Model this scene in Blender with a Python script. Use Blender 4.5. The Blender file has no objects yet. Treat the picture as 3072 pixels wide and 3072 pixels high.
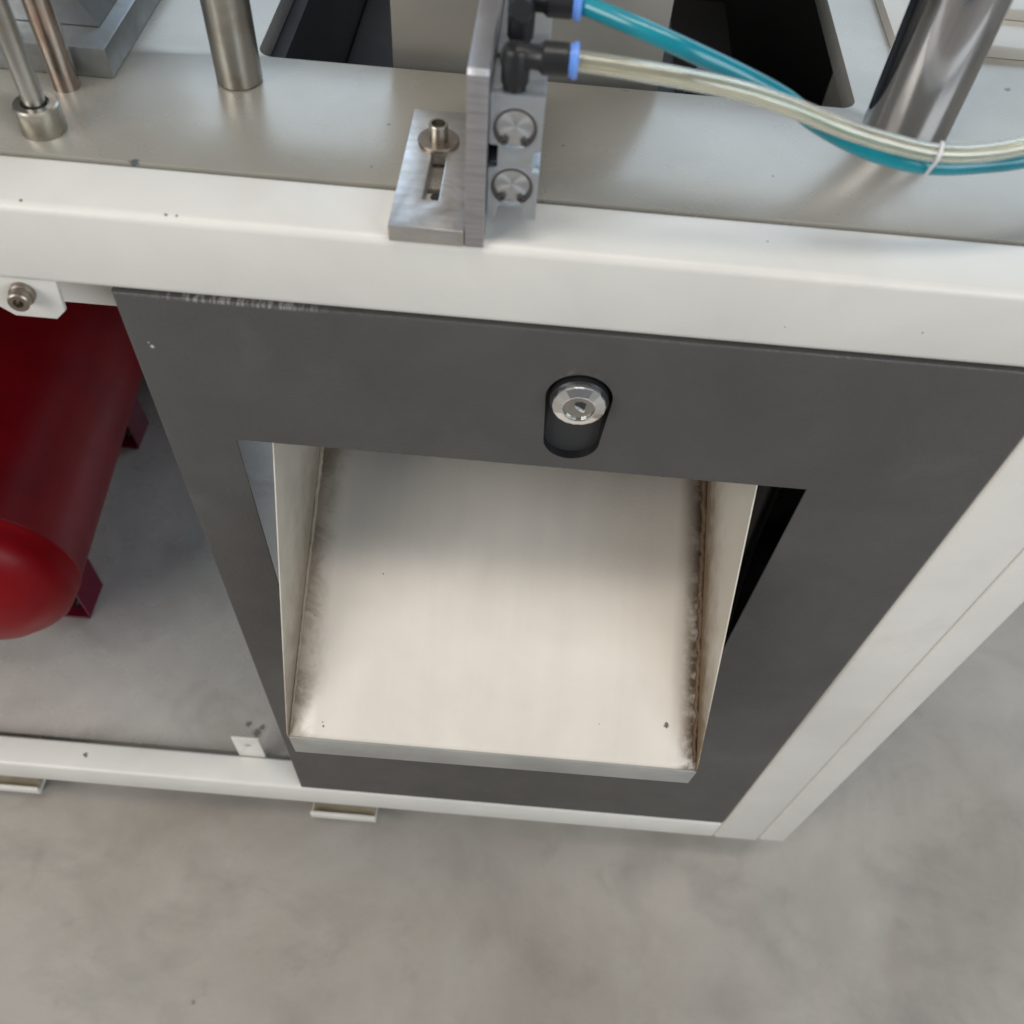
import bpy, bmesh, math, random
from mathutils import Vector, Matrix
random.seed(7)
PI = math.pi
scene = bpy.context.scene
COL = scene.collection

# ------------------------------------------------------------------ camera
cam_d = bpy.data.cameras.new("camera")
cam = bpy.data.objects.new("camera", cam_d)
COL.objects.link(cam)
cam.matrix_world = Matrix(((0.9962098, -0.08683244, -0.00511446, 0.0),
                           (0.06754161, 0.80926171, -0.58355258, -0.34),
                           (0.05481023, 0.58099536, 0.81205926, 1.17),
                           (0, 0, 0, 1)))
cam_d.sensor_width = 36
cam_d.sensor_fit = 'HORIZONTAL'
cam_d.lens = 32.5155
cam_d.clip_start = 0.01
cam_d.clip_end = 200
cam_d.dof.use_dof = True
cam_d.dof.focus_distance = 0.62
cam_d.dof.aperture_fstop = 9.0
scene.camera = cam

# ------------------------------------------------------------------ world and lamps
w = bpy.data.worlds.new("World")
scene.world = w
w.use_nodes = True
bgn = w.node_tree.nodes['Background']
bgn.inputs['Color'].default_value = (0.86, 0.93, 1.0, 1)
bgn.inputs['Strength'].default_value = 0.17

def area(name, loc, target, sx, sy, power, color):
    l = bpy.data.lights.new(name, 'AREA')
    l.shape = 'RECTANGLE'; l.size = sx; l.size_y = sy
    l.energy = power; l.color = color
    o = bpy.data.objects.new(name, l)
    COL.objects.link(o)
    o.location = loc
    d = Vector(target) - Vector(loc)
    o.rotation_euler = d.to_track_quat('-Z', 'Y').to_euler()
    return o
area('skylight_lamp', (0.1, -0.50, 4.6), (0.0, -0.2, 0.6), 2.6, 0.6, 56, (1.0, 0.93, 0.85))
area('left_door_lamp', (-2.9, -2.4, 2.8), (0.0, 0.0, 0.7), 2.6, 2.2, 108, (1.0, 0.97, 0.93))
area('right_door_lamp', (2.8, -2.5, 2.3), (0.1, -0.1, 0.5), 2.6, 2.2, 80, (0.86, 0.93, 1.0))
area('back_window_lamp', (0.3, 5.2, 3.9), (0.0, 0.0, 0.9), 9.0, 3.6, 210, (0.66, 0.82, 1.0))

scene.view_settings.view_transform = 'Standard'
scene.view_settings.look = 'None'
scene.view_settings.exposure = -0.07
scene.view_settings.gamma = 1.0
scene.view_settings.use_curve_mapping = False
scene.cycles.max_bounces = 8

# ------------------------------------------------------------------ materials
def nt(name):
    m = bpy.data.materials.new(name)
    m.use_nodes = True
    n = m.node_tree.nodes
    return m, n, m.node_tree.links, n['Principled BSDF']

def N(nodes, kind, **kw):
    x = nodes.new(kind)
    for k, v in kw.items():
        setattr(x, k, v)
    return x

def noise(nodes, links, vec, scale, detail=4, rough=0.55, dist=0.0):
    x = nodes.new('ShaderNodeTexNoise')
    x.inputs['Scale'].default_value = scale
    x.inputs['Detail'].default_value = detail
    x.inputs['Roughness'].default_value = rough
    x.inputs['Distortion'].default_value = dist
    links.new(vec, x.inputs['Vector'])
    return x.outputs['Fac']

def ramp(nodes, links, fac, p0, p1, c0=(0, 0, 0, 1), c1=(1, 1, 1, 1)):
    x = nodes.new('ShaderNodeValToRGB')
    x.color_ramp.elements[0].position = p0
    x.color_ramp.elements[1].position = p1
    x.color_ramp.elements[0].color = c0
    x.color_ramp.elements[1].color = c1
    links.new(fac, x.inputs['Fac'])
    return x.outputs['Color']

def mixc(nodes, links, fac, a, b):
    x = nodes.new('ShaderNodeMix')
    x.data_type = 'RGBA'
    for s, v in ((0, fac), (6, a), (7, b)):
        if isinstance(v, (int, float)):
            x.inputs[s].default_value = v
        elif isinstance(v, tuple):
            x.inputs[s].default_value = v if len(v) == 4 else v + (1,)
        else:
            links.new(v, x.inputs[s])
    return x.outputs[2]

def mth(nodes, links, op, a, b=None, c=None):
    x = nodes.new('ShaderNodeMath')
    x.operation = op
    for i, v in enumerate((a, b, c)):
        if v is None:
            continue
        if isinstance(v, (int, float)):
            x.inputs[i].default_value = v
        else:
            links.new(v, x.inputs[i])
    return x.outputs[0]

def worldpos(nodes):
    g = nodes.new('ShaderNodeNewGeometry')
    return g.outputs['Position']

def spots(nodes, links, pos, pts):
    """mask: 1 inside small irregular specks at world points (x, y, z, radius)"""
    tot = None
    nz = noise(nodes, links, pos, 420, 3)
    for (x, y, z, r) in pts:
        d = nodes.new('ShaderNodeVectorMath'); d.operation = 'DISTANCE'
        links.new(pos, d.inputs[0]); d.inputs[1].default_value = (x, y, z)
        dd = mth(nodes, links, 'ADD', d.outputs['Value'], mth(nodes, links, 'MULTIPLY', mth(nodes, links, 'SUBTRACT', nz, 0.5), r * 2.2))
        mr = nodes.new('ShaderNodeMapRange'); mr.clamp = True
        links.new(dd, mr.inputs[0])
        mr.inputs[1].default_value = r * 1.1; mr.inputs[2].default_value = r * 0.6
        mr.inputs[3].default_value = 0; mr.inputs[4].default_value = 1
        tot = mr.outputs[0] if tot is None else mth(nodes, links, 'MAXIMUM', tot, mr.outputs[0])
    return tot

def paint(name, base, rough=0.38, grime=(0.45, 0.38, 0.28), grime_amt=0.22, mott=0.06, bump=0.04,
          specks=(), speck_col=(0.07, 0.05, 0.035), metal=0.0, extra=None, coat=0.0, gscale=9.0, fine_amt=0.10):
    m, n, l, b = nt(name)
    p = worldpos(n)
    dark = tuple(c * (1 - mott * 2.2) for c in base)
    f1 = ramp(n, l, noise(n, l, p, 14, 5, 0.6, 0.4), 0.35, 0.7)
    c = mixc(n, l, f1, base, dark)
    g = ramp(n, l, noise(n, l, p, gscale, 6, 0.65, 0.9), 0.56, 0.80)
    c = mixc(n, l, mth(n, l, 'MULTIPLY', g, grime_amt), c, grime)
    fine = ramp(n, l, noise(n, l, p, 260, 3, 0.7), 0.70, 0.80)
    c = mixc(n, l, mth(n, l, 'MULTIPLY', fine, fine_amt), c, grime)
    if extra:
        c = extra(n, l, p, c)
    if specks:
        c = mixc(n, l, mth(n, l, 'MULTIPLY', spots(n, l, p, specks), 0.9), c, speck_col)
    l.new(c, b.inputs['Base Color'])
    r = n.new('ShaderNodeMapRange')
    l.new(noise(n, l, p, 22, 5), r.inputs[0])
    r.inputs[3].default_value = max(0.05, rough - 0.10); r.inputs[4].default_value = rough + 0.12
    l.new(r.outputs[0], b.inputs['Roughness'])
    b.inputs['Metallic'].default_value = metal
    if coat:
        b.inputs['Coat Weight'].default_value = coat
        b.inputs['Coat Roughness'].default_value = 0.12
    bp = n.new('ShaderNodeBump')
    bp.inputs['Strength'].default_value = bump * 4
    bp.inputs['Distance'].default_value = 0.0004
    l.new(noise(n, l, p, 420, 3, 0.6), bp.inputs['Height'])
    l.new(bp.outputs[0], b.inputs['Normal'])
    return m

def metal(name, col, rough=0.3, aniso_dir=None, mott=0.15, bump=0.15, scale=(60, 60, 60), metallic=1.0, tint=None):
    m, n, l, b = nt(name)
    p = worldpos(n)
    mp = n.new('ShaderNodeMapping')
    l.new(p, mp.inputs[0]); mp.inputs['Scale'].default_value = scale
    f = noise(n, l, mp.outputs[0], 1.0, 5, 0.65)
    c = mixc(n, l, ramp(n, l, f, 0.3, 0.75), col, tuple(x * (1 - mott * 2) for x in col))
    if tint:
        c = mixc(n, l, mth(n, l, 'MULTIPLY', ramp(n, l, noise(n, l, p, 55, 4, 0.6, 1.0), 0.5, 0.72), 0.6), c, tint)
    l.new(c, b.inputs['Base Color'])
    b.inputs['Metallic'].default_value = metallic
    r = n.new('ShaderNodeMapRange')
    l.new(f, r.inputs[0]); r.inputs[3].default_value = rough * 0.75; r.inputs[4].default_value = rough * 1.4
    l.new(r.outputs[0], b.inputs['Roughness'])
    bp = n.new('ShaderNodeBump'); bp.inputs['Strength'].default_value = bump; bp.inputs['Distance'].default_value = 0.0004
    l.new(f, bp.inputs['Height']); l.new(bp.outputs[0], b.inputs['Normal'])
    return m

M = {}
M['cream'] = paint('cream_powder_coat', (0.75, 0.73, 0.68), 0.36, grime_amt=0.26, mott=0.035, bump=0.08,
                   specks=((-0.232, 0.004, 0.8995, 0.0008), (-0.166, 0.003, 0.8995, 0.0010), (-0.161, 0.003, 0.8995, 0.0006),
                           (-0.4536, 0.0174, 0.1285, 0.0030), (0.19, 0.0, 0.872, 0.0005), (0.11, 0.022, 0.8995, 0.0006),
                           (-0.10, 0.0, 0.1335, 0.003), (0.125, 0.0, 0.868, 0.0004)))
def scuff(n, l, p, c):
    sx = n.new('ShaderNodeSeparateXYZ'); l.new(p, sx.inputs[0])
    a = n.new('ShaderNodeMapRange'); l.new(sx.outputs[2], a.inputs[0]); a.inputs[1].default_value = 0.8502; a.inputs[2].default_value = 0.8508
    b1 = n.new('ShaderNodeMapRange'); l.new(sx.outputs[0], b1.inputs[0]); b1.inputs[1].default_value = -0.185; b1.inputs[2].default_value = -0.165
    b2 = n.new('ShaderNodeMapRange'); l.new(sx.outputs[0], b2.inputs[0]); b2.inputs[1].default_value = -0.095; b2.inputs[2].default_value = -0.115
    mp = n.new('ShaderNodeMapping'); l.new(p, mp.inputs[0]); mp.inputs['Scale'].default_value = (520, 100, 60)
    f = ramp(n, l, noise(n, l, mp.outputs[0], 1.0, 2), 0.46, 0.58)
    k = mth(n, l, 'MULTIPLY', mth(n, l, 'MULTIPLY', a.outputs[0], b1.outputs[0]), mth(n, l, 'MULTIPLY', b2.outputs[0], f))
    return mixc(n, l, mth(n, l, 'MULTIPLY', k, 0.6), c, (0.34, 0.33, 0.32))
M['door'] = paint('charcoal_powder_coat', (0.080, 0.077, 0.074), 0.42, grime=(0.125, 0.120, 0.110), grime_amt=0.45, mott=0.09, bump=0.28,
                  specks=((-0.1925, -0.0002, 0.817, 0.0013), (-0.194, 0, 0.8195, 0.0006)), speck_col=(0.45, 0.5, 0.5), extra=scuff)
XL, XR = -0.1425, 0.1472
def seam_dirt(n, l, p, c):
    sx = n.new('ShaderNodeSeparateXYZ'); l.new(p, sx.inputs[0])
    wob = noise(n, l, p, 60, 5, 0.7)
    wob2 = noise(n, l, p, 28, 4, 0.6)
    # right seam: heavy brown rust/glue line
    dR = mth(n, l, 'ABSOLUTE', mth(n, l, 'SUBTRACT', sx.outputs[0], XR - 0.002))
    dR = mth(n, l, 'ADD', dR, mth(n, l, 'MULTIPLY', mth(n, l, 'SUBTRACT', wob, 0.5), 0.010))
    m1 = n.new('ShaderNodeMapRange'); l.new(dR, m1.inputs[0]); m1.inputs[1].default_value = 0.013; m1.inputs[2].default_value = 0.002
    k1 = mth(n, l, 'MULTIPLY', mth(n, l, 'POWER', m1.outputs[0], 1.5), ramp(n, l, noise(n, l, p, 70, 4, 0.65), 0.38, 0.52))
    # left seam: fainter grey-brown smudges
    dL = mth(n, l, 'SUBTRACT', sx.outputs[0], XL)
    dL = mth(n, l, 'ADD', dL, mth(n, l, 'MULTIPLY', mth(n, l, 'SUBTRACT', wob2, 0.5), 0.024))
    m2 = n.new('ShaderNodeMapRange'); l.new(dL, m2.inputs[0]); m2.inputs[1].default_value = 0.022; m2.inputs[2].default_value = 0.002
    k2 = mth(n, l, 'MULTIPLY', m2.outputs[0], ramp(n, l, noise(n, l, p, 42, 5, 0.7, 0.8), 0.42, 0.58))
    c = mixc(n, l, mth(n, l, 'MULTIPLY', k2, 0.62), c, (0.24, 0.185, 0.125))
    mp = n.new('ShaderNodeMapping'); l.new(p, mp.inputs[0]); mp.inputs['Scale'].default_value = (45, 4, 4)
    st = ramp(n, l, noise(n, l, mp.outputs[0], 1.0, 4, 0.6), 0.45, 0.75)
    c = mixc(n, l, mth(n, l, 'MULTIPLY', st, 0.16), c, (0.45, 0.43, 0.42))
    return mixc(n, l, mth(n, l, 'MULTIPLY', k1, 0.85), c, (0.13, 0.08, 0.042))
M['tray'] = paint('warm_cream_paint', (0.73, 0.675, 0.60), 0.40, grime=(0.50, 0.42, 0.33), grime_amt=0.16, mott=0.035, bump=0.05,
                  specks=((0.1254, -0.0725, 0.5556, 0.0020), (0.0780, -0.0742, 0.5521, 0.0007), (-0.1181, -0.0862, 0.5344, 0.0009), (-0.1187, -0.0835, 0.5355, 0.0008),
                          (-0.0865, 0.0121, 0.5885, 0.0008), (-0.1415, 0.0073, 0.5730, 0.0030), (-0.1415, 0.0301, 0.5830, 0.0018), (-0.1330, -0.018, 0.5720, 0.0009)), speck_col=(0.10, 0.045, 0.02), extra=seam_dirt)
def wall_dirt_shade(n, l, p, c):  # seam dirt, made stronger to carry the wall's upper shade too
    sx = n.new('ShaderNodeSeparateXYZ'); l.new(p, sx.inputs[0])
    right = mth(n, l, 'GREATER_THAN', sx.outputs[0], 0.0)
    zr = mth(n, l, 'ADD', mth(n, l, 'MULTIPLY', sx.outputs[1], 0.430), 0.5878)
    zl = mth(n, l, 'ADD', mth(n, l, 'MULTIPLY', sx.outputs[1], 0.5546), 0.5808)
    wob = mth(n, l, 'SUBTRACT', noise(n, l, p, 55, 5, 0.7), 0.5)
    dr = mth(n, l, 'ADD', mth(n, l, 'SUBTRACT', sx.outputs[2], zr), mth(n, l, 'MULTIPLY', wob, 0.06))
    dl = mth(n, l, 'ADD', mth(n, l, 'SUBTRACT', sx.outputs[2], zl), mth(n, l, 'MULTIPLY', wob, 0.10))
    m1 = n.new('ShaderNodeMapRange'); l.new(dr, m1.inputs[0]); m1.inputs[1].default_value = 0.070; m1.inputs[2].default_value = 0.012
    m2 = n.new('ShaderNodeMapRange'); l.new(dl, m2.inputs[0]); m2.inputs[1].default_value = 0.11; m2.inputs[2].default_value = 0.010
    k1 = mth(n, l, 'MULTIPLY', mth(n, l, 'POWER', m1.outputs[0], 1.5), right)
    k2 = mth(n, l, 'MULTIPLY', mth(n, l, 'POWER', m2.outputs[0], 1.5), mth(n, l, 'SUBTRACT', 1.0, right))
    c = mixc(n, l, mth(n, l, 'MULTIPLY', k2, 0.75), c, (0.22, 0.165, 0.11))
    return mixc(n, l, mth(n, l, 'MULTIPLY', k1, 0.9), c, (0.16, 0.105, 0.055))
M['lip'] = paint('shaded_grey_lip', (0.56, 0.56, 0.54), 0.30, grime=(0.36, 0.35, 0.34), grime_amt=0.5, mott=0.12, bump=0.05, metal=0.35, gscale=14)  # weaker light on the lip is painted in as a greyer colour
M['wall'] = paint('shaded_cream_wall_paint', (0.60, 0.56, 0.48), 0.42, grime=(0.34, 0.29, 0.21), grime_amt=0.35, mott=0.06, bump=0.05, extra=wall_dirt_shade)  # chute cream with the walls' shade mixed into the base colour
M['weld'] = paint('rusty_seam', (0.14, 0.085, 0.045), 0.6, grime=(0.24, 0.16, 0.085), grime_amt=0.9, mott=0.2, bump=0.3, gscale=90)
M['weldl'] = paint('grey_seam', (0.34, 0.29, 0.22), 0.5, grime=(0.12, 0.08, 0.05), grime_amt=0.8, mott=0.1, bump=0.3, gscale=60)
M['plate'] = paint('satin_grey_plate', (0.385, 0.365, 0.32), 0.27, grime=(0.37, 0.34, 0.26), grime_amt=0.25, mott=0.05, bump=0.008, metal=0.35, fine_amt=0.03,
                   specks=((0.2615, 0.1783, 0.899, 0.002), (-0.192, 0.0405, 0.899, 0.0025), (0.118, 0.075, 0.899, 0.0009), (-0.08, 0.053, 0.899, 0.0008),
                           (0.012, 0.085, 0.899, 0.0008), (0.167, 0.16, 0.899, 0.0014), (-0.077, 0.09, 0.899, 0.001)), speck_col=(0.10, 0.12, 0.12))
M['lowplate'] = paint('grey_base_plate', (0.56, 0.54, 0.50), 0.27, grime=(0.24, 0.22, 0.19), grime_amt=0.55, mott=0.07, bump=0.01, metal=0.20, fine_amt=0.04,
                      specks=((-0.2729, 0.0677, 0.11, 0.006), (-0.285, 0.078, 0.11, 0.004), (-0.268, 0.075, 0.11, 0.004)), speck_col=(0.16, 0.15, 0.13), gscale=6)
M['column'] = paint('grey_machined_column', (0.36, 0.345, 0.315), 0.36, grime=(0.22, 0.22, 0.21), grime_amt=0.35, mott=0.06, metal=0.5, bump=0.03)
M['steel'] = metal('ground_steel', (0.80, 0.78, 0.77), 0.34, scale=(25, 300, 60), tint=(0.42, 0.36, 0.29))
M['sawn'] = metal('sawn_steel', (0.66, 0.66, 0.69), 0.42, scale=(25, 20, 520), mott=0.22, bump=0.8)
M['alu'] = metal('anodised_aluminium', (0.50, 0.53, 0.56), 0.36, scale=(200, 200, 200), mott=0.05, metallic=0.75)
M['cap'] = metal('turned_aluminium', (0.72, 0.75, 0.78), 0.34, scale=(80, 80, 80), mott=0.06, metallic=0.45)
_b = [q for q in M['cap'].node_tree.nodes if q.type == 'BSDF_PRINCIPLED'][0]
_b.inputs['Metallic'].default_value = 1.0
_b.inputs['Anisotropic'].default_value = 0.85
_t = M['cap'].node_tree.nodes.new('ShaderNodeTangent'); _t.direction_type = 'RADIAL'; _t.axis = 'Y'
M['cap'].node_tree.links.new(_t.outputs[0], _b.inputs['Tangent'])
M['chrome'] = metal('polished_chrome', (0.46, 0.46, 0.475), 0.12, scale=(20, 20, 20), mott=0.05, bump=0.05)
M['rod'] = metal('dull_steel_rod', (0.46, 0.45, 0.42), 0.30, scale=(40, 40, 12), mott=0.10, tint=(0.33, 0.27, 0.20))
M['rodb'] = metal('steel_rod_brown_reflection', (0.46, 0.40, 0.35), 0.22, scale=(60, 60, 20), mott=0.2, tint=(0.30, 0.17, 0.12))  # reddish-brown reflection on the rod mixed into its metal colour
M['block'] = metal('grey_machined_block', (0.42, 0.44, 0.45), 0.38, scale=(70, 70, 70), mott=0.12, tint=(0.30, 0.30, 0.26))
M['bezel'] = metal('brushed_bezel', (0.88, 0.88, 0.88), 0.20, scale=(90, 90, 90), mott=0.08)
M['core'] = metal('worn_lock_core', (0.50, 0.50, 0.47), 0.30, scale=(120, 120, 120), mott=0.15)
M['washer'] = metal('browned_washer', (0.42, 0.37, 0.32), 0.35, scale=(90, 90, 90), mott=0.2, tint=(0.30, 0.22, 0.16))
M['zinc'] = metal('zinc_plated_steel', (0.58, 0.55, 0.48), 0.30, scale=(90, 90, 90), mott=0.18, tint=(0.32, 0.27, 0.20))
M['darkmetal'] = paint('dark_machine_casting', (0.013, 0.0125, 0.013), 0.62, grime=(0.035, 0.03, 0.025), grime_amt=0.4, mott=0.1, bump=0.1)
M['black'] = paint('black_plastic', (0.018, 0.018, 0.020), 0.36, grime=(0.05, 0.05, 0.05), grime_amt=0.3, mott=0.1, bump=0.05)
M['cup'] = paint('black_recess_plastic', (0.034, 0.035, 0.036), 0.5, grime=(0.04, 0.04, 0.04), grime_amt=0.3, mott=0.05, bump=0.05)
M['bluering'] = paint('pale_blue_plastic', (0.16, 0.34, 0.85), 0.35, grime=(0.3, 0.3, 0.5), grime_amt=0.1, mott=0.02, bump=0.02)
M['red'] = paint('red_gloss_enamel', (0.27, 0.005, 0.009), 0.33, grime=(0.12, 0.006, 0.012), grime_amt=0.5, mott=0.10, bump=0.06, coat=0.0)
for _n in M['red'].node_tree.nodes:
    if _n.type == 'BSDF_PRINCIPLED':
        _n.inputs['Specular IOR Level'].default_value = 0.16
M['ringsteel'] = metal('dark_spring_steel', (0.20, 0.19, 0.185), 0.40, scale=(90, 90, 90), mott=0.15)
M['redfoot'] = paint('maroon_enamel', (0.15, 0.006, 0.026), 0.35, grime=(0.06, 0.01, 0.02), grime_amt=0.5, mott=0.1, bump=0.05)
M['brown'] = paint('brown_beige_paint', (0.40, 0.34, 0.24), 0.55, grime=(0.12, 0.09, 0.05), grime_amt=0.7, mott=0.15, bump=0.1, gscale=40)
M['palesteel'] = paint('pale_cream_plate', (0.62, 0.59, 0.53), 0.30, grime=(0.42, 0.36, 0.28), grime_amt=0.3, mott=0.05, metal=0.3, bump=0.03)
M['rubber'] = paint('black_rubber', (0.03, 0.03, 0.03), 0.7, grime=(0.1, 0.1, 0.1), grime_amt=0.3, bump=0.1)

m, n, l, b = nt('teal_polyurethane')
p = worldpos(n)
l.new(mixc(n, l, ramp(n, l, noise(n, l, p, 30, 3), 0.35, 0.7), (0.0, 0.20, 0.27), (0.002, 0.27, 0.34)), b.inputs['Base Color'])
b.inputs['Roughness'].default_value = 0.26
b.inputs['Coat Weight'].default_value = 0.5; b.inputs['Coat Roughness'].default_value = 0.12
b.inputs['Subsurface Weight'].default_value = 0.15
b.inputs['Subsurface Radius'].default_value = (0.001, 0.003, 0.003)
M['teal'] = m
m, n, l, b = nt('yellowed_clear_polyurethane')
p = worldpos(n)
l.new(mixc(n, l, ramp(n, l, noise(n, l, p, 20, 3), 0.35, 0.7), (0.95, 0.93, 0.80), (0.90, 0.88, 0.74)), b.inputs['Base Color'])
b.inputs['Roughness'].default_value = 0.13
b.inputs['IOR'].default_value = 1.48
b.inputs['Transmission Weight'].default_value = 0.88
b.inputs['Coat Weight'].default_value = 0.6; b.inputs['Coat Roughness'].default_value = 0.06
M['clear'] = m
m, n, l, b = nt('white_nylon')
p = worldpos(n)
l.new(mixc(n, l, noise(n, l, p, 200, 2), (0.80, 0.79, 0.83), (0.70, 0.69, 0.72)), b.inputs['Base Color'])
b.inputs['Roughness'].default_value = 0.35
M['nylon'] = m

# concrete floor
m, n, l, b = nt('dusty_concrete')
p = worldpos(n)
c = mixc(n, l, ramp(n, l, noise(n, l, p, 2.6, 6, 0.60, 0.5), 0.36, 0.64), (0.42, 0.388, 0.348), (0.295, 0.266, 0.230))
mp = n.new('ShaderNodeMapping'); l.new(p, mp.inputs[0]); mp.inputs['Rotation'].default_value = (0, 0, 0.75); mp.inputs['Scale'].default_value = (22, 4, 1)
c = mixc(n, l, mth(n, l, 'MULTIPLY', ramp(n, l, noise(n, l, mp.outputs[0], 1.0, 5, 0.6, 0.6), 0.40, 0.80), 0.22), c, (0.40, 0.385, 0.36))
c = mixc(n, l, mth(n, l, 'MULTIPLY', ramp(n, l, noise(n, l, p, 7.5, 4, 0.5, 0.5), 0.52, 0.78), 0.40), c, (0.17, 0.155, 0.14))
c = mixc(n, l, mth(n, l, 'MULTIPLY', ramp(n, l, noise(n, l, p, 17, 5, 0.62, 0.5), 0.60, 0.78), 0.30), c, (0.16, 0.13, 0.11))
c = mixc(n, l, mth(n, l, 'MULTIPLY', ramp(n, l, noise(n, l, p, 160, 3, 0.7), 0.62, 0.72), 0.22), c, (0.19, 0.18, 0.165))
mp2 = n.new('ShaderNodeMapping'); l.new(p, mp2.inputs[0]); mp2.inputs['Rotation'].default_value = (0, 0, -0.5); mp2.inputs['Scale'].default_value = (5, 9, 1)
mp2.inputs['Location'].default_value = (0.35, 0.8, 0)
c = mixc(n, l, mth(n, l, 'MULTIPLY', ramp(n, l, noise(n, l, mp2.outputs[0], 1.0, 7, 0.66, 0.3), 0.54, 0.74), 0.34), c, (0.15, 0.14, 0.13))
grit = ramp(n, l, noise(n, l, p, 620, 4, 0.75), 0.58, 0.70)
c = mixc(n, l, mth(n, l, 'MULTIPLY', grit, 0.28), c, (0.14, 0.13, 0.115))
pale = ramp(n, l, noise(n, l, p, 410, 3, 0.7, 0.3), 0.62, 0.72)
c = mixc(n, l, mth(n, l, 'MULTIPLY', pale, 0.20), c, (0.50, 0.48, 0.45))
_d = n.new('ShaderNodeVectorMath'); _d.operation = 'DISTANCE'; l.new(p, _d.inputs[0]); _d.inputs[1].default_value = (0.50, -0.20, 0)
_m = n.new('ShaderNodeMapRange'); l.new(mth(n, l, 'ADD', _d.outputs['Value'], mth(n, l, 'MULTIPLY', mth(n, l, 'SUBTRACT', noise(n, l, p, 14, 6, 0.7), 0.5), 0.22)), _m.inputs[0])
_m.inputs[1].default_value = 0.085; _m.inputs[2].default_value = 0.015
c = mixc(n, l, mth(n, l, 'MULTIPLY', _m.outputs[0], 0.42), c, (0.17, 0.16, 0.155))
sp = spots(n, l, p, ((-0.33, -0.262, 0, 0.0035), (-0.30, -0.205, 0, 0.003), (-0.62, -0.24, 0, 0.006)))
c = mixc(n, l, mth(n, l, 'MULTIPLY', sp, 0.5), c, (0.12, 0.07, 0.05))
l.new(c, b.inputs['Base Color'])
b.inputs['Roughness'].default_value = 0.62
bp = n.new('ShaderNodeBump'); bp.inputs['Strength'].default_value = 0.25; bp.inputs['Distance'].default_value = 0.002
l.new(noise(n, l, p, 60, 6, 0.65), bp.inputs['Height']); l.new(bp.outputs[0], b.inputs['Normal'])
M['floor'] = m

# ------------------------------------------------------------------ mesh helpers
def thing(name, label, cat, loc=(0, 0, 0), group=None):
    o = bpy.data.objects.new(name, None)
    COL.objects.link(o)
    o.location = loc
    o.empty_display_size = 0.02
    o['label'] = label; o['category'] = cat
    if group:
        o['group'] = group
    bpy.context.view_layer.update()
    return o

def link(name, bm, mat, parent=None, smooth=False, label=None, ang=35):
    bmesh.ops.remove_doubles(bm, verts=bm.verts, dist=1e-6)
    bmesh.ops.recalc_face_normals(bm, faces=bm.faces)
    me = bpy.data.meshes.new(name)
    if parent is not None:
        # vertices are written in world coordinates; store them relative to the thing
        off = Vector((0, 0, 0)); r = parent
        while r is not None:
            off += r.location; r = r.parent
        bm.transform(Matrix.Translation(-off))
    if smooth:
        for f in bm.faces:
            f.smooth = True
        for e in bm.edges:
            if len(e.link_faces) == 2 and e.calc_face_angle(0) > math.radians(ang):
                e.smooth = False
    bm.to_mesh(me); bm.free()
    me.materials.append(M[mat])
    o = bpy.data.objects.new(name, me)
    COL.objects.link(o)
    if parent is not None:
        o.parent = parent
    if label:
        o['label'] = label
    return o

def box(x0, x1, y0, y1, z0, z1, bev=0.0, seg=3):
    bm = bmesh.new()
    bmesh.ops.create_cube(bm, size=1)
    for v in bm.verts:
        v.co = Vector((x0 + (v.co.x + .5) * (x1 - x0), y0 + (v.co.y + .5) * (y1 - y0), z0 + (v.co.z + .5) * (z1 - z0)))
    if bev > 0:
        bmesh.ops.bevel(bm, geom=list(bm.edges), offset=bev, segments=seg, affect='EDGES', profile=0.5)
    return bm

def plate(outer, holes, t0, t1, axis='y', bev=0.0, seg=2):
    """flat sheet with holes. 2D points map: axis y -> (x,z), axis z -> (x,y), axis x -> (y,z)"""
    def mk(p, t):
        if axis == 'y': return Vector((p[0], t, p[1]))
        if axis == 'z': return Vector((p[0], p[1], t))
        return Vector((t, p[0], p[1]))
    bm = bmesh.new()
    loops = []
    for L in [outer] + list(holes):
        vs = [bm.verts.new(mk(p, t0)) for p in L]
        es = [bm.edges.new((vs[i], vs[(i + 1) % len(vs)])) for i in range(len(vs))]
        loops.append((L, vs, es))
    alle = [e for _, _, es in loops for e in es]
    bmesh.ops.triangle_fill(bm, use_beauty=True, edges=alle)
    f0 = list(bm.faces)
    dup = bmesh.ops.duplicate(bm, geom=f0 + alle + [v for _, vs, _ in loops for v in vs])
    vm = dup['vert_map']
    shift = mk((0, 0), t1) - mk((0, 0), t0)
    for _, vs, _ in loops:
        for v in vs:
            vm[v].co += shift
    for _, vs, _ in loops:
        k = len(vs)
        for i in range(k):
            a, b_ = vs[i], vs[(i + 1) % k]
            bm.faces.new((a, b_, vm[b_], vm[a]))
    bmesh.ops.recalc_face_normals(bm, faces=bm.faces)
    if bev > 0:
        ed = [e for e in bm.edges if len(e.link_faces) == 2 and e.calc_face_angle(0) > math.radians(50)]
        bmesh.ops.bevel(bm, geom=ed, offset=bev, segments=seg, affect='EDGES', profile=0.5)
    return bm

def rect(x0, x1, y0, y1):
    return [(x0, y0), (x1, y0), (x1, y1), (x0, y1)]

def circ(cx, cy, r, k=48, a0=0.0, a1=2 * PI):
    full = abs(a1 - a0 - 2 * PI) < 1e-6
    m_ = k if full else k + 1
    return [(cx + r * math.cos(a0 + (a1 - a0) * i / k), cy + r * math.sin(a0 + (a1 - a0) * i / k)) for i in range(m_)]

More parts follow.
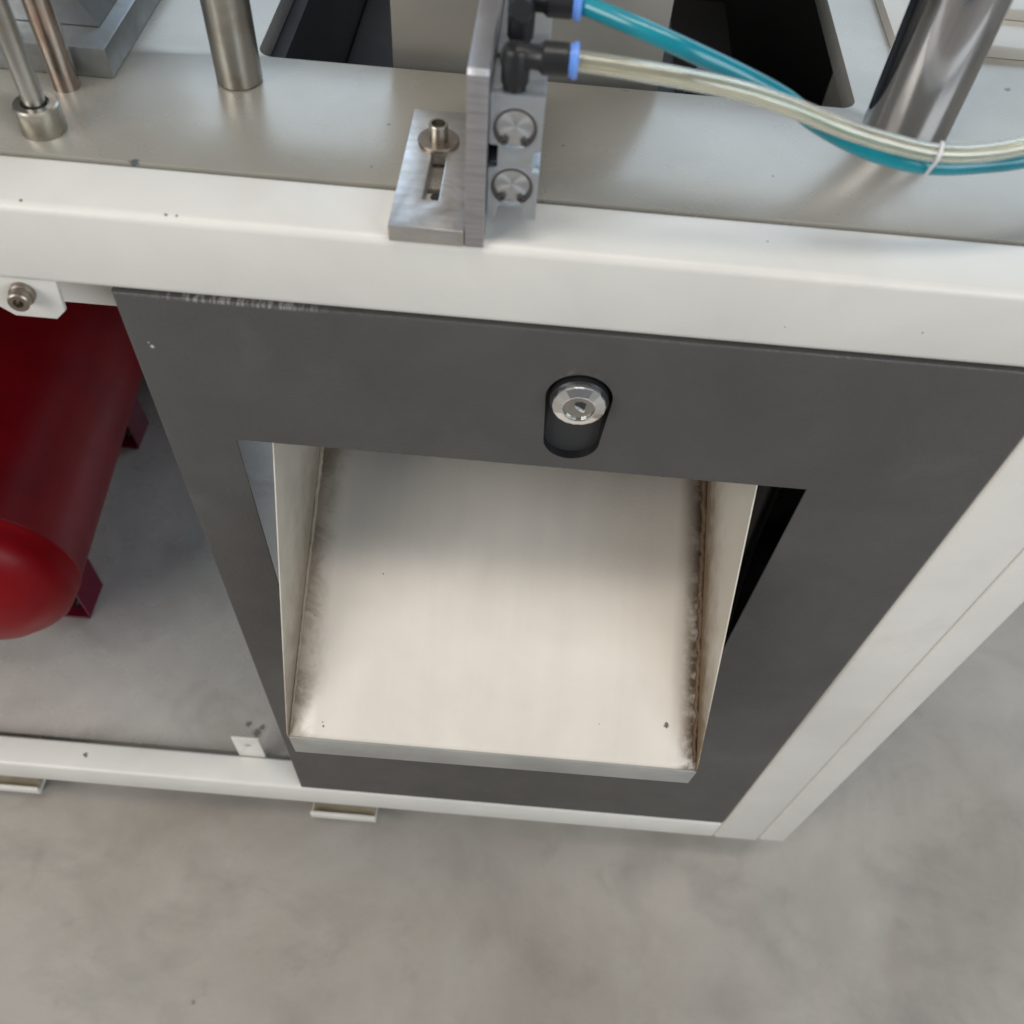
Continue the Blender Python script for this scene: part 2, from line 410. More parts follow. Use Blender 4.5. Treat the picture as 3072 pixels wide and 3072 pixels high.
def lathe(profile, origin, axis, k=48, cap=True):
    """profile: [(radius, distance along axis)], closed at both ends"""
    ax = Vector(axis).normalized()
    u = ax.orthogonal().normalized(); v = ax.cross(u)
    bm = bmesh.new()
    rings = []
    for r, t in profile:
        c0 = Vector(origin) + ax * t
        if r < 1e-7:
            rings.append([bm.verts.new(c0)])
        else:
            rings.append([bm.verts.new(c0 + (u * math.cos(2 * PI * i / k) + v * math.sin(2 * PI * i / k)) * r) for i in range(k)])
    for a, b_ in zip(rings, rings[1:]):
        for i in range(k):
            j = (i + 1) % k
            if len(a) == 1 and len(b_) == 1: continue
            if len(a) == 1: bm.faces.new((a[0], b_[i], b_[j]))
            elif len(b_) == 1: bm.faces.new((a[i], a[j], b_[0]))
            else: bm.faces.new((a[i], a[j], b_[j], b_[i]))
    if cap:
        for R_ in (rings[0], rings[-1]):
            if len(R_) > 2:
                bm.faces.new(R_)
    return bm

def catmull(pts, sub=8):
    P = [Vector(p) for p in pts]
    P = [2 * P[0] - P[1]] + P + [2 * P[-1] - P[-2]]
    out = []
    for i in range(1, len(P) - 2):
        for s in range(sub):
            t = s / sub
            a, b_, c_, d = P[i - 1], P[i], P[i + 1], P[i + 2]
            out.append(0.5 * ((2 * b_) + (c_ - a) * t + (2 * a - 5 * b_ + 4 * c_ - d) * t * t + (-a + 3 * b_ - 3 * c_ + d) * t ** 3))
    out.append(P[-2])
    return out

def tube(path, r, k=28, r_in=None, closed=False):
    bm = bmesh.new()
    def shell(rad):
        rings = []
        up = Vector((0, 0, 1)); prev = None
        n_ = len(path)
        for i, c0 in enumerate(path):
            if closed:
                t = (path[(i + 1) % n_] - path[i - 1]).normalized()
            else:
                t = (path[min(i + 1, n_ - 1)] - path[max(i - 1, 0)]).normalized()
            if prev is None:
                u = t.orthogonal().normalized()
            else:
                u = (prev - t * prev.dot(t)).normalized()
            prev = u
            v = t.cross(u)
            rings.append([bm.verts.new(c0 + (u * math.cos(2 * PI * j / k) + v * math.sin(2 * PI * j / k)) * rad) for j in range(k)])
        prs = list(zip(rings, rings[1:])) + ([(rings[-1], rings[0])] if closed else [])
        for a, b_ in prs:
            for j in range(k):
                bm.faces.new((a[j], a[(j + 1) % k], b_[(j + 1) % k], b_[j]))
        return rings
    o_ = shell(r)
    if r_in:
        i_ = shell(r_in)
        for e in (0, -1):
            for j in range(k):
                bm.faces.new((o_[e][j], o_[e][(j + 1) % k], i_[e][(j + 1) % k], i_[e][j]))
    elif not closed:
        bm.faces.new(o_[0]); bm.faces.new(o_[-1])
    return bm

def add(bm, other):
    me = bpy.data.meshes.new('tmp'); other.to_mesh(me); other.free()
    bm.from_mesh(me); bpy.data.meshes.remove(me)
    return bm

# ------------------------------------------------------------------ setting: concrete floor
bm = bmesh.new()
for q in ((-8, -8), (8, -8), (8, 8), (-8, 8)):
    bm.verts.new((q[0], q[1], 0))
bm.faces.new(bm.verts)
fl = link('concrete_floor', bm, 'floor')
fl['kind'] = 'structure'
fl['label'] = 'dusty grey concrete workshop floor with faint stains'

# ------------------------------------------------------------------ the machine cabinet
TZ = 0.899
cab = thing('machine_cabinet', 'cream steel machine cabinet with grey top plate and charcoal door standing on concrete', 'cabinet', (0.0, 0.35, 0.0))
link('top_front_tube', box(-1.1, 0.357, 0.0, 0.0385, 0.8535, 0.8995, 0.0045, 4), 'cream', cab, True)
# top plate with the cut-out, front corners of the hole rounded
hx0, hx1, hy0, hy1, hr = -0.1570, 0.1705, 0.1440, 0.62, 0.009
hole = [(hx0, hy1)] + [(hx0 + hr - hr * math.cos(a), hy0 + hr - hr * math.sin(a)) for a in [i * PI / 16 for i in range(9)]] + \
       [(hx1 - hr + hr * math.sin(a), hy0 + hr - hr * math.cos(a)) for a in [i * PI / 16 for i in range(9)]] + [(hx1, hy1)]
link('top_plate', plate(rect(-1.1, 0.355, 0.0402, 0.80), [hole], TZ - 0.014, TZ, 'z', 0.0006, 2), 'plate', cab, True, 'satin grey steel top plate with a rectangular cut-out')
link('back_tube', box(-1.1, 0.357, 0.74, 0.80, 0.84, TZ - 0.0145, 0.004, 2), 'cream', cab, True)
link('inner_top_flange', box(-0.2615, 0.30, 0.040, 0.044, 0.8045, 0.885, 0.0004, 1), 'cream', cab)
link('corner_post', box(0.2735, 0.3245, 0.0, 0.045, 0.0815, 0.8533, 0.003, 3), 'cream', cab, True)
bm = box(0.3252, 0.3575, 0.0008, 0.74, 0.0820, 0.8531, 0.0045, 4)
link('side_panel', bm, 'cream', cab, True)
link('bottom_front_rail', box(-1.1, 0.2733, 0.0, 0.0325, 0.0820, 0.1290, 0.0035, 3), 'cream', cab, True)
link('base_plate', box(-1.1, 0.3250, 0.0430, 0.78, 0.106, 0.110, 0.0008, 1), 'lowplate', cab, True)
link('base_channel', box(-1.1, 0.3250, 0.11, 0.78, 0.082, 0.1055), 'cream', cab)
link('added_left_panel', box(-0.90, -0.898, 0.0390, 0.74, 0.112, 0.84), 'cream', cab)  # out-of-view panel, added to keep side light off the tank
link('added_back_panel', box(-0.897, -0.44, 0.70, 0.704, 0.1102, 0.838), 'darkmetal', cab)  # added to stop back light reaching the tank
link('added_back_panel', box(0.02, 0.3250, 0.70, 0.704, 0.1102, 0.838), 'darkmetal', cab)  # added behind the right half to keep the inside dark
link('rear_post', box(-0.4375, -0.40, 0.74, 0.78, 0.1102, 0.838, 0.003, 2), 'cream', cab, True)
# door opening trim seen left of the door: bracket tab with socket screw
tab = [(-0.300, 0.8531), (-0.300, 0.832), (-0.2685, 0.832), (-0.262, 0.8265), (-0.2405, 0.8265), (-0.2345, 0.8325), (-0.2325, 0.8531)]
tp = link('hinge_tab', plate(tab, [], 0.004, 0.007, 'y', 0.0006, 2), 'cream', cab, True)
b_ = lathe([(0.0, 0.0065), (0.0023, 0.0065), (0.0025, 0.0100), (0.0045, 0.0100), (0.0052, 0.0094), (0.0052, 0.004), (0.0062, 0.0035), (0.0062, 0)], (-0.2515, 0.0038, 0.8438), (0.15, -1, 0.1), 24, False)
link('socket_screw', b_, 'washer', tp, True)
tb = link('lower_tab', plate(rect(-0.2825, -0.2520, 0.111, 0.1795), [circ(-0.2665, 0.158, 0.0036, 16)], 0.0330, 0.0355, 'y', 0.0006, 2), 'cream', cab, True)
# foot brackets under the rail
def foot(x0, x1, nm='foot_bracket'):
    prof = [(0.0, 0.040), (0.0, 0.026), (0.052, 0.026), (0.052, 0.0815), (0.048, 0.0815), (0.048, 0.030), (0.004, 0.030), (0.004, 0.040)]
    bm_ = plate(prof, [], x0, x1, 'x', 0.0008, 2)
    f_ = link(nm, bm_, 'cream', cab, True)
    link('brown_film', box(x0 + 0.002, x1 - 0.002, 0.0045, 0.0475, 0.0304, 0.0330, 0.0004, 1), 'brown', f_)  # thin brown sheet over the bracket's channel floor
    link('rubber_pad', box(x0 + 0.012, x1 - 0.012, 0.010, 0.045, 0.0, 0.0258, 0.002, 1), 'rubber', f_)
foot(-0.2055, -0.1265)
foot(-0.640, -0.535)
# right rear feet keep the cabinet up
link('rear_foot', box(0.27, 0.33, 0.66, 0.72, 0.0, 0.0815, 0.004, 2), 'rubber', cab, True)
link('rear_foot', box(0.27, 0.33, 0.10, 0.15, 0.0, 0.0815, 0.004, 2), 'rubber', cab, True)
# dark mechanism inside the cabinet
mech = thing('drive_gearbox', 'dark machinery showing inside the rectangular cut-out behind the hoses', 'gearbox', (0.05, 0.45, 0.3))
link('front_shroud', box(-0.1495, 0.10, 0.135, 0.139, 0.66, 0.8835, 0.0005, 1), 'darkmetal', mech, True)
link('housing', box(-0.1495, 0.0995, 0.225, 0.60, 0.66, 0.80, 0.006, 2), 'darkmetal', mech, True)
link('dark_fill_strip', box(-0.162, -0.150, 0.135, 0.62, 0.66, 0.8835, 0.001, 1), 'darkmetal', mech, True)  # added dark fill, hides lit parts below the cut-out's left edge
link('side_plate', box(0.1, 0.168, 0.20, 0.60, 0.66, 0.74, 0.003, 2), 'darkmetal', mech, True)
link('junction_box', box(0.132, 0.163, 0.290, 0.36, 0.7402, 0.800, 0.003, 2), 'darkmetal', mech, True)
link('connector', lathe([(0, 0), (0.016, 0), (0.018, 0.003), (0.018, 0.05), (0.013, 0.055), (0.013, 0.09), (0, 0.09)], (0.095, 0.30, 0.745), (0.25, -0.1, 1), 24, False), 'black', mech, True)
link('cross_bar', box(-0.14, 0.16, 0.215, 0.235, 0.8005, 0.815, 0.002, 1), 'darkmetal', mech, True)
link('support_frame', box(0.10, 0.15, 0.50, 0.60, 0.1105, 0.6598), 'darkmetal', mech)
mot = thing('drive_motor', 'black motor housing glimpsed in the dark gap right of the chute', 'motor', (0.24, 0.3, 0.11))
link('motor_body', box(0.162, 0.318, 0.14, 0.46, 0.1105, 0.62, 0.02, 4), 'darkmetal', mot, True)
link('motor_cap', lathe([(0, 0), (0.045, 0), (0.055, 0.006), (0.055, 0.04), (0, 0.04)], (0.235, 0.139, 0.46), (0, -1, 0), 36, False), 'black', mot, True)
link('conduit', tube(catmull([(0.19, 0.10, 0.20), (0.205, 0.085, 0.38), (0.20, 0.10, 0.55), (0.21, 0.13, 0.70)], 8), 0.008, 14), 'black', mot, True)

# ------------------------------------------------------------------ door with window, lock and finger recess
LX, LZ, LR = 0.0330, 0.8055, 0.0180
DX0, DX1, DZ0, DZ1 = -0.2042, 0.2722, 0.1335, 0.8522
stad = circ(LX, LZ, LR, 24, 0, PI) + circ(LX - 0.0004, LZ - 0.0350, LR * 0.88, 24, PI, 2 * PI)
wnd = rect(-0.1622, 0.1747, 0.40, 0.7453)
def ins(d):
    return rect(DX0 + d, DX1 - d, DZ0 + d, DZ1 - d)
bm = plate(ins(0.0020), [wnd, stad], 0.0, 0.0014, 'y')
# rounded folded edge and return flange
loops = [(0.0020, 0.0), (0.0012, 0.0002), (0.0004, 0.0008), (0.0, 0.0018), (0.0, 0.0185), (0.0015, 0.0185), (0.0015, 0.0014)]
prev = None
for d, y in loops:
    vs = [bm.verts.new((px, y, pz)) for px, pz in ins(d)]
    if prev:
        for i in range(4):
            bm.faces.new((prev[i], prev[(i + 1) % 4], vs[(i + 1) % 4], vs[i]))
    prev = vs
door = link('door', bm, 'door', cab, True, 'charcoal sheet steel door with a square window and a cam lock', 25)
# recessed finger cup: sloping floor, dark lower wall
cup = bmesh.new()
def in_depth(z):
    return 0.0112 - 0.0052 * max(0.0, min(1.0, (LZ - z) / 0.045))
a0 = [cup.verts.new((x, 0.0003, z)) for x, z in stad]
a1 = [cup.verts.new((LX + (x - LX) * 0.985, in_depth(z), z)) for x, z in stad]
for i in range(len(stad)):
    j = (i + 1) % len(stad)
    cup.faces.new((a0[i], a0[j], a1[j], a1[i]))
cup_o = link('recess_wall', cup, 'black', door, False, 'black curved wall of the finger recess')
cf = bmesh.new()
cf.faces.new([cf.verts.new((LX + (x - LX) * 0.985, in_depth(z) - 0.0001, z)) for x, z in stad])
link('finger_recess', cf, 'cup', door, False, 'dark plastic finger recess under the lock')
lockp = lathe([(0, 0), (0.0158, 0), (0.0158, 0.0125), (0.0150, 0.0135), (0.0, 0.0135)], (LX, 0.0100, LZ), (0, -1, 0), 48, False)
link('lock_collar', lockp, 'black', door, True)
bz = lathe([(0.0, 0.0030), (0.0084, 0.0030), (0.0086, 0.0044), (0.0094, 0.0047), (0.0142, 0.0028), (0.0145, 0.0020), (0.0145, 0.0), (0.0, 0.0)], (LX, -0.0036, LZ + 0.0006), (0, -1, 0), 18, False)
link('lock_bezel', bz, 'bezel', door, False)
cy = -0.0036 - 0.0031
core = lathe([(0, 0), (0.0082, 0), (0.0082, 0.0004), (0.0064, 0.0008), (0.0, 0.0008)], (LX, cy, LZ + 0.0006), (0, -1, 0), 32, False)
link('lock_core', core, 'core', door, True)
kw = plate([(LX - 0.0026, LZ + 0.0034), (LX + 0.0030, LZ - 0.0002), (LX + 0.0036, LZ + 0.0046), (LX + 0.0008, LZ + 0.0058), (LX - 0.0022, LZ + 0.0050)], [], cy - 0.00085, cy - 0.0010, 'y')
link('keyway', kw, 'rubber', door)
a = Vector((LX - 0.0026, cy - 0.0013, LZ + 0.0024)); b2 = Vector((LX + 0.0030, cy - 0.0013, LZ - 0.0010))
link('keyway_shutter', tube([a, b2], 0.0006, 8), 'bezel', door, True)

# ------------------------------------------------------------------ discharge chute through the window
ch = thing('discharge_chute', 'cream sheet metal chute sloping out of the door window, brown stain along one seam', 'chute', (0.0, -0.02, 0.56))
fL, fR = Vector((XL, -0.0925, 0.5295)), Vector((XR, -0.0985, 0.5455))       # front corners
bL, bR = Vector((XL, 0.1500, 0.664)), Vector((XR, 0.1560, 0.655))            # rear corners
def slab(pts, nrm, t):
    bm_ = bmesh.new()
    top = [bm_.verts.new(Vector(q)) for q in pts]
    bot = [bm_.verts.new(Vector(q) - Vector(nrm) * t) for q in pts]
    bm_.faces.new(top); bm_.faces.new(bot[::-1])
    for i in range(len(pts)):
        j = (i + 1) % len(pts)
        bm_.faces.new((top[i], top[j], bot[j], bot[i]))
    return bm_
# floor sheet and folded front lip in one profile, swept between the two sides
def prof(F, B, x, lip):
    d = (F - B).normalized()
    pts = [B, F - d * 0.0035]
    # bend
    pts += [F - d * 0.0016 + Vector((0, 0, -0.0003)), F + Vector((0, 0.0, -0.0012)), F + Vector((0, 0, -0.0032)) + d * 0.0004]
    return pts
PL, PR = prof(fL, bL, XL, 0.0295), prof(fR, bR, XR, 0.0175)
PR = [q.copy() for q in PR]
bm = bmesh.new()
rows = []
K = 14
for i, (q0, q1) in enumerate(zip(PL, PR)):
    row = []
    for k in range(K + 1):
        t = k / K
        q = q0.lerp(q1, t)
        row.append(bm.verts.new(q))
    rows.append(row)
for a_, c_ in zip(rows, rows[1:]):
    for k in range(K):
        bm.faces.new((a_[k], a_[k + 1], c_[k + 1], c_[k]))
fl_o = link('chute_floor', bm, 'tray', ch, True, None, 60)
md = fl_o.modifiers.new('thickness', 'SOLIDIFY'); md.thickness = 0.0014; md.offset = -1
lip = bmesh.new()
def lip_pts(F, zb, dx):
    f = F + Vector((0, 0, -0.0036))
    return [f + Vector((0, -0.0002, 0)), Vector((F.x + dx, F.y + 0.0002, f.z - 0.004)), Vector((F.x + dx, F.y + 0.0022, zb + 0.0025)), Vector((F.x + dx, F.y + 0.0034, zb + 0.0004)), Vector((F.x + dx, F.y + 0.0050, zb))]
lr = []
LPL, LPR = lip_pts(fL, 0.4875, -0.0008), lip_pts(fR, 0.5080, 0.0022)
for q0, q1 in zip(LPL, LPR):
    lr.append([lip.verts.new(q0.lerp(q1, k / K)) for k in range(K + 1)])
for a_, c_ in zip(lr, lr[1:]):
    for k in range(K):
        lip.faces.new((a_[k], a_[k + 1], c_[k + 1], c_[k]))
lip_o = link('front_lip', lip, 'lip', ch, True, 'folded front lip of the chute, its shade painted in grey', 60)
md = lip_o.modifiers.new('thickness', 'SOLIDIFY'); md.thickness = 0.0014; md.offset = -1
# side walls: triangular cheeks, front edge leaning back up to the window head
wtop = {-1: (0.0065, 0.7372), 1: (0.0065, 0.7370)}
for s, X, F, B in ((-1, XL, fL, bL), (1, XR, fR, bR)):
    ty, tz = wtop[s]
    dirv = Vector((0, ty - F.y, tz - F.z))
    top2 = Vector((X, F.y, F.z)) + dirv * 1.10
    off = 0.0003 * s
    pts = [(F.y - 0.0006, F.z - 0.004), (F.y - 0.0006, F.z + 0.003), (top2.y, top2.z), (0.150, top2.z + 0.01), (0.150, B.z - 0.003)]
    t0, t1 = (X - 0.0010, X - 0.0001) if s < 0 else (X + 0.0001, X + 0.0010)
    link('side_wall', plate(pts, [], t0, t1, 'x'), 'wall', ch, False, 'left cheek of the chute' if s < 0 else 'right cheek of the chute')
# weld / sealant beads along the two seams
def bead(F, B, s, r0, r1, mat, jitter, lab):
    bm_ = bmesh.new()
    k = 90
    path, rad = [], []
    for i in range(k + 1):
        t = i / k
        q = F.lerp(B, t)
        path.append(Vector((q.x - s * 0.0008 + random.uniform(-1, 1) * jitter, q.y, q.z + 0.0003)))
        rad.append(r0 + (r1 - r0) * t + random.uniform(-0.3, 0.5) * r0)
    rings = []
    for q, r in zip(path, rad):
        rings.append([bm_.verts.new(q + Vector((math.cos(j * PI / 4), -0.35 * math.sin(j * PI / 4), math.sin(j * PI / 4))) * r) for j in range(8)])
    for a_, c_ in zip(rings, rings[1:]):
        for j in range(8):
            bm_.faces.new((a_[j], a_[(j + 1) % 8], c_[(j + 1) % 8], c_[j]))
    bm_.faces.new(rings[0]); bm_.faces.new(rings[-1])
    link('seam_bead', bm_, mat, ch, True, lab, 80)
bead(fR + Vector((0, 0.004, 0.002)), bR, 1, 0.0014, 0.0032, 'weld', 0.0009, 'rusty brown seam bead')
bead(fL + Vector((0, 0.004, 0.002)), bL, -1, 0.0006, 0.0026, 'weldl', 0.0003, 'thin grey seam bead')

# ------------------------------------------------------------------ floor column standing in the cut-out
col_ = thing('square_column', 'wide grey square column rising through the cut-out of the top plate', 'column', (-0.01, 0.18, 0.66))
link('column_body', box(-0.0845, 0.0625, 0.1535, 0.215, 0.66, 1.35, 0.0015, 2), 'column', col_, True)

# ------------------------------------------------------------------ angle bracket with slot
br = thing('angle_bracket', 'steel angle bracket with slotted foot bolted at the table edge left of the cylinder', 'bracket', (-0.042, 0.04, TZ))
def slot_pts(x0, x1, y0, y1):
    return [(x0, y0), (x1, y0), (x1, y1), (x0, y1)]
foot_o = [(-0.0640, -0.0018), (-0.0299, -0.0018), (-0.0299, 0.092), (-0.0640, 0.092)]
BT = TZ + 0.0015
link('slotted_foot', plate(foot_o, [slot_pts(-0.0508, -0.0438, 0.0195, 0.058)], BT - 0.0010, TZ + 0.0090, 'z', 0.0008, 2), 'steel', br, True)
up = [(-0.0012, TZ + 0.0004), (-0.0012, 0.9800), (0.0005, 0.982), (0.11, 0.982), (0.11, TZ + 0.0004)]
link('upright_plate', plate(up, [], -0.0298, -0.0211, 'x', 0.0007, 2), 'sawn', br, True)
bx, by, bz0 = -0.0488, 0.0650, TZ + 0.0091
link('washer', lathe([(0.0045, 0), (0.0101, 0), (0.0101, 0.0012), (0.0097, 0.0016), (0.0045, 0.0016)], (bx, by, bz0), (0, 0, 1), 40, False), 'washer', br, True)
link('socket_bolt', lathe([(0.0, 0.0015), (0.0047, 0.0015), (0.0047, 0.0092), (0.0044, 0.0096), (0.0034, 0.0096), (0.0033, 0.0035), (0.0, 0.0032)], (bx, by, bz0), (0, 0, 1), 32, False), 'zinc', br, True)
# dark disc painted as the shade in a threaded hole under the slot
link('hole_shadow_plug', lathe([(0, 0), (0.0030, 0), (0.0030, 0.0008), (0, 0.0008)], (-0.0462, 0.033, TZ - 0.0002), (0, 0, 1), 20, False), 'cup', br)
bpy.data.objects['hole_shadow_plug'].name = 'dark_hole_disc'

# ------------------------------------------------------------------ twin bore pneumatic cylinder
cyl = thing('pneumatic_cylinder', 'small grey aluminium twin-bore pneumatic cylinder with black elbows beside the angle bracket', 'cylinder', (-0.01, 0.05, 0.912))
x0, x1 = -0.0208, 0.0010
prof_o = [(x0, .9130), (x0 + .0040, .9130), (x0 + .0052, .9190), (-.0054, .9190), (-.0044, .9130), (x1, .9130), (x1, .9365), (x1 - .0030, .9372),
          (x1 - .0030, .9455), (x1, .9465), (x1, .9702), (x0, .9702), (x0, .9482), (x0 + .0038, .9480), (x0 + .0038, .9376), (x0, .9372)]
C1, C2, CR = (-0.0103, 0.9560), (-0.0102, 0.9290), 0.0092
h1, h2 = circ(*C1, CR, 40), circ(*C2, CR, 40)
link('front_block', plate(prof_o, [h1, h2], 0.0040, 0.0085, 'y', 0.0005, 2), 'alu', cyl, True)
link('cylinder_body', plate(prof_o, [], 0.0088, 0.110, 'y', 0.0005, 2), 'alu', cyl, True)
for c0 in (C1, C2):
    cap_ = lathe([(0, 0.0035), (0.0004, 0.0033), (0.0079, 0.0033), (0.0083, 0.0029), (0.0092, 0.0029), (0.0092, 0)], (c0[0], 0.0088, c0[1]), (0, -1, 0), 48, False)
    cp = link('end_cap', cap_, 'cap', cyl, True)
    # retaining ring: C shape with two eyes
    a0_, a1_ = math.radians(-52), math.radians(232)
    outer_ = circ(c0[0], c0[1], 0.00905, 40, a0_, a1_)
    inner_ = circ(c0[0], c0[1], 0.0077, 40, a0_, a1_)[::-1]
    rg = plate(outer_ + inner_, [], 0.0043, 0.0052, 'y')
    for an in (-55, 235):
        a_ = math.radians(an)
        e = (c0[0] + 0.0072 * math.cos(a_), c0[1] + 0.0072 * math.sin(a_))
        add(rg, plate(circ(*e, 0.0017, 16), [circ(*e, 0.0006, 8)], 0.0042, 0.0052, 'y'))
    link('retaining_ring', rg, 'ringsteel', cyl, False)
    link('bore_lip', lathe([(0.0091, 0.0), (0.0096, 0.0), (0.0096, 0.0003), (0.0091, 0.0002)], (c0[0], 0.0040, c0[1]), (0, -1, 0), 48, False), 'alu', cyl, True)
for sx in (x0 + 0.0004, x1 - 0.0044):
    link('top_slot', box(sx, sx + 0.0040, 0.0315, 0.0345, 0.9700, 0.9705), 'cup', cyl)
def elbow(y, zc, knob):
    top = 0.9702
    e = lathe([(0, 0), (0.0046, 0), (0.0046, 0.0025), (0.0056, 0.0028), (0.0058, zc - top + 0.0020), (0.0050, zc - top + 0.0034), (0.0036, zc - top + 0.0036), (0.0030, zc - top + 0.0028), (0, zc - top + 0.0026)], (-0.0118, y, top), (0, 0, 1), 28, False)
    o1 = link('elbow_fitting', e, 'black', cyl, True)
    barrel = lathe([(0.0046, 0), (0.0046, 0.0085), (0.0056, 0.0100), (0.0061, 0.0106), (0.0061, 0.0198), (0.0056, 0.0204), (0.0045, 0.0204)], (-0.0118, y, zc), (1, 0, 0), 32, False)
    link('fitting_barrel', barrel, 'black', o1, True)
    rg = lathe([(0.0039, 0), (0.0060, 0), (0.0060, 0.0012), (0.0068, 0.0015), (0.0068, 0.0030), (0.0062, 0.0034), (0.0039, 0.0034)], (-0.0118 + 0.0206, y, zc), (1, 0, 0), 32, False)
    link('release_ring', rg, 'bluering', o1, True)
    if knob:
        link('adjusting_knob', lathe([(0, 0), (0.0025, 0), (0.0025, 0.003), (0.0052, 0.004), (0.0052, 0.010), (0.004, 0.012), (0, 0.012)], (-0.0118, y - 0.005, zc - 0.001), (0, -0.65, 0.25), 24, False), 'black', o1, True)
elbow(0.0100, 0.9832, False)
elbow(0.0450, 0.9880, True)
link('banjo_ring', lathe([(0.0040, 0), (0.0078, 0), (0.0078, 0.0016), (0.0072, 0.0022), (0.0040, 0.0022)], (-0.0115, 0.0300, 0.9703), (0, 0, 1), 28, False), 'zinc', cyl, True)

# ------------------------------------------------------------------ hoses and cable tie
clear = [(0.0085, 0.0098, 0.9832), (0.013, 0.0097, 0.9832), (0.0347, 0.0094, 0.982), (0.0556, 0.0096, 0.98), (0.0775, 0.0118, 0.976), (0.1004, 0.0132, 0.97), (0.1242, 0.0134, 0.963), (0.1485, 0.0153, 0.957), (0.1656, 0.0173, 0.954), (0.184, 0.0201, 0.954), (0.2016, 0.0235, 0.957), (0.2175, 0.0276, 0.962), (0.26, 0.045, 0.975), (0.33, 0.09, 1.0)]
teal = [(0.0080, 0.0450, 0.988), (0.0115, 0.0450, 0.988), (0.0343, 0.0346, 0.986), (0.0563, 0.0296, 0.981), (0.0805, 0.0331, 0.971), (0.1013, 0.0366, 0.961), (0.1159, 0.0301, 0.955), (0.1354, 0.0254, 0.949), (0.1542, 0.0224, 0.946), (0.1706, 0.0226, 0.945), (0.1889, 0.025, 0.946), (0.2066, 0.027, 0.949), (0.2229, 0.0314, 0.954), (0.265, 0.050, 0.967), (0.335, 0.096, 0.99)]
h = link('clear_hose', tube(catmull(clear, 8), 0.0039, 28, 0.0025), 'clear', None, True)
h['label'] = 'yellowish clear air hose from the nearer black elbow, upper hose of the tied pair'; h['category'] = 'hose'
h = link('teal_hose', tube(catmull(teal, 8), 0.0039, 28, 0.0025), 'teal', None, True)
h['label'] = 'teal air hose from the farther elbow, running below the clear hose'; h['category'] = 'hose'
# tie loops round both hoses
ca, cb = Vector((0.1656, 0.0173, 0.954)), Vector((0.1665, 0.0225, 0.9452))
mid = (ca + cb) / 2
dirn = (cb - ca).normalized(); t = Vector((1, 0.12, -0.08)).normalized(); side = t.cross(dirn).normalized()
hl = (cb - ca).length / 2
pth = []
for i in range(40):
    a_ = 2 * PI * i / 40
    cx_, sx_ = math.cos(a_), math.sin(a_)
    q = mid + dirn * ((hl if cx_ > 0 else -hl) + 0.0042 * cx_) + side * (0.0042 * sx_)
    pth.append(q + t * 0.0012 * sx_)
tie = link('cable_tie', tube(pth, 0.0008, 8, None, True), 'nylon', None, True)
tie['label'] = 'thin white nylon cable tie binding the clear and teal hoses'; tie['category'] = 'cable tie'

# ------------------------------------------------------------------ columns, rods and blocks on the table
def single(name, bm_, mat, label, cat, group=None, loc=None):
    o = link(name, bm_, mat, None, True)
    o['label'] = label; o['category'] = cat
    if group: o['group'] = group
    return o
single('chrome_column', lathe([(0, 0), (0.0222, 0), (0.0222, 0.48), (0, 0.48)], (0.1940, 0.1290, TZ), (0, 0, 1), 72, False), 'chrome',
       'thick mirror-polished chrome column standing behind the tied hoses', 'column')
single('steel_guide_rod', lathe([(0, 0), (0.0112, 0), (0.0118, 0.0008), (0.0118, 0.40), (0, 0.40)], (-0.1600, 0.1190, TZ), (0, 0, 1), 56, False), 'rod',
       'plain round satin steel guide rod left of the dark cut-out', 'rod')
r1 = thing('clamp_rod', 'thin steel rod with a round socket collar at its foot, nearest the table edge', 'rod', (-0.2415, 0.0600, TZ))
link('rod_shaft', lathe([(0, 0.006), (0.0052, 0.006), (0.0052, 0.30), (0, 0.30)], (-0.2415, 0.0600, TZ), (0, 0, 1), 32, False), 'rod', r1, True)
link('collar', lathe([(0, 0), (0.0104, 0), (0.0108, 0.0006), (0.0108, 0.0132), (0.0100, 0.0140), (0.0066, 0.0140), (0.0062, 0.0095), (0, 0.0095)], (-0.2415, 0.0600, TZ), (0, 0, 1), 40, False), 'zinc', r1, True)
single('brown_reflection_rod', lathe([(0, 0), (0.0068, 0), (0.0068, 0.32), (0, 0.32)], (-0.2440, 0.0985, TZ), (0, 0, 1), 40, False), 'rodb',
       'thin shiny rod with a painted brown reflection standing in front of the grey machined block', 'rod')
blk = thing('mounting_block', 'grey machined mounting block with chamfered edges at the left rear of the table', 'block', (-0.30, 0.20, TZ))
link('base_slab', box(-0.46, -0.2232, 0.1085, 0.34, TZ, 0.9150, 0.0012, 2), 'block', blk, True)
up = [(-0.2790, 0.9152), (-0.2320, 0.9152), (-0.2560, 0.955), (-0.2560, 1.08), (-0.2790, 1.08)]
link('gusset', plate(up, [], 0.128, 0.30, 'y', 0.0008, 2), 'block', blk, True)
link('slide_housing', box(-0.36, -0.298, 0.118, 0.32, 0.9152, 1.05, 0.002, 2), 'block', blk, True)
link('dark_slot_insert', box(-0.2978, -0.2792, 0.165, 0.32, 0.9152, 1.05), 'darkmetal', blk)
rb = thing('rear_slide_plate', 'pale stepped steel plate lying on the table behind the chrome column', 'plate', (0.30, 0.35, TZ))
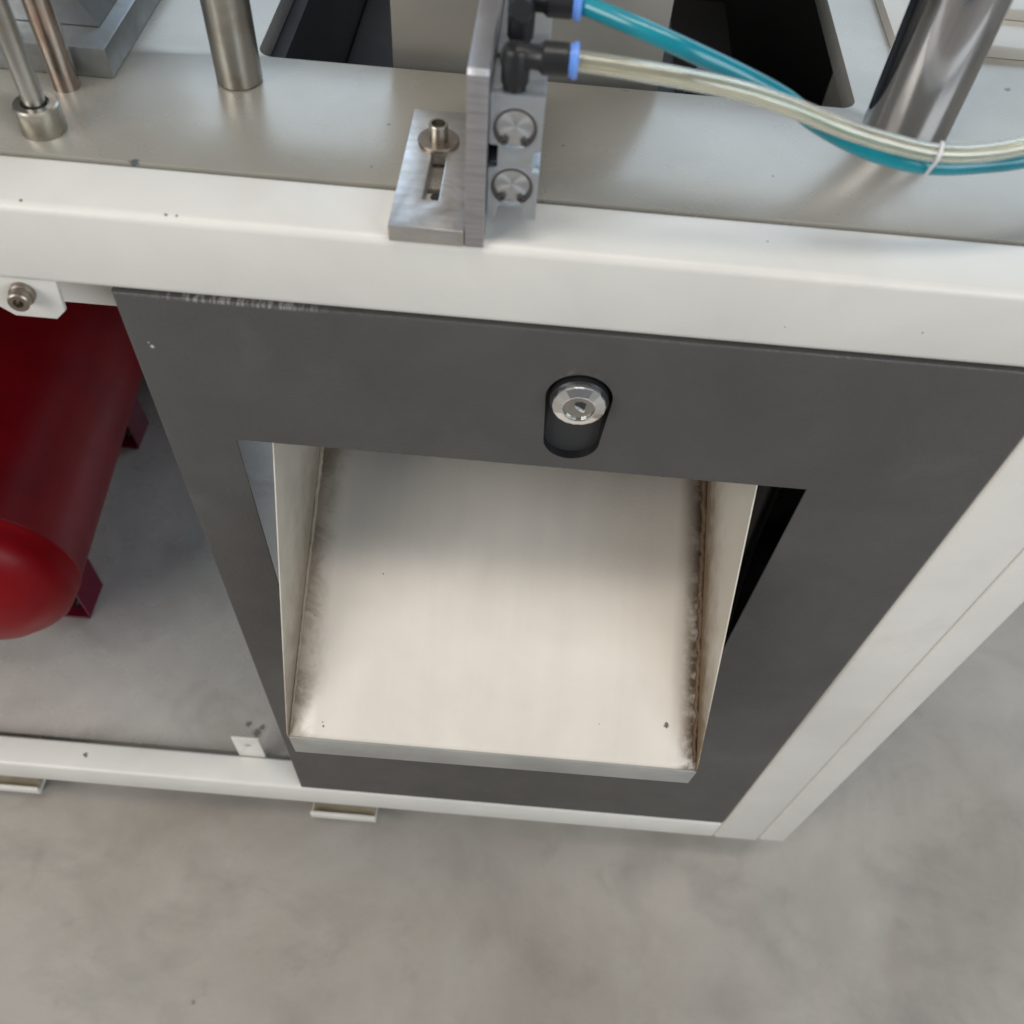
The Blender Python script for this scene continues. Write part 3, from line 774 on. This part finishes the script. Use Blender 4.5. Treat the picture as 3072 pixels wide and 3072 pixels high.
link('lower_plate', box(0.2005, 0.42, 0.2120, 0.70, TZ, 0.9062, 0.0010, 2), 'palesteel', rb, True)
link('upper_plate', box(0.2200, 0.42, 0.2440, 0.70, 0.9064, 0.9130, 0.0010, 2), 'palesteel', rb, True)

# ------------------------------------------------------------------ red air tank on the base plate
ang = math.atan2(-0.0322, 0.3985)
axis = Vector((-0.0322, 0.3985, 0)).normalized()
tank = thing('air_tank', 'red horizontal air tank lying on the base plate in the open left bay', 'tank', (-0.60, 0.35, 0.11))
TR = 0.105
fc = Vector((-0.5790, 0.1500, 0.2680))
pr = [(0, -0.048), (0.030, -0.046), (0.058, -0.040), (0.080, -0.029), (0.095, -0.015), (0.1035, -0.003), (TR, 0.008), (TR, 0.020), (TR + 0.0012, 0.0215), (TR + 0.0012, 0.026), (TR, 0.0275), (TR, 0.52), (0.095, 0.555), (0.06, 0.58), (0, 0.59)]
link('tank_shell', lathe(pr, fc, axis, 72, False), 'red', tank, True, None, 60)
def tank_foot(dist):
    c0 = fc + axis * dist
    # the bracket: two sloping side straps with an ankle plate between, bolted down
    xr = c0.x + 0.068
    bm_ = bmesh.new()
    add(bm_, plate([(c0.y - 0.002, 0.1120), (c0.y + 0.046, 0.1120), (c0.y + 0.060, 0.150), (c0.y + 0.046, 0.215), (c0.y + 0.014, 0.215), (c0.y + 0.010, 0.150)], [], xr - 0.0010, xr + 0.0015, 'x', 0.0004, 1))
    for v in bm_.verts:
        v.co.x -= (v.co.z - 0.112) * 0.30
    f_ = link('tank_foot', bm_, 'redfoot', tank, True)
    link('foot_plate', plate(rect(xr - 0.055, xr + 0.0005, c0.y - 0.004, c0.y + 0.046), [circ(xr - 0.024, c0.y + 0.018, 0.0075, 20)], 0.1102, 0.1135, 'z', 0.0005, 1), 'redfoot', f_, True)
    link('foot_bolt', lathe([(0, 0), (0.0085, 0), (0.0085, 0.006), (0.004, 0.008), (0, 0.008)], (xr - 0.030, c0.y + 0.016, 0.1136), (0, 0, 1), 6, False), 'black', f_)
tank_foot(0.052)
tank_foot(0.330)
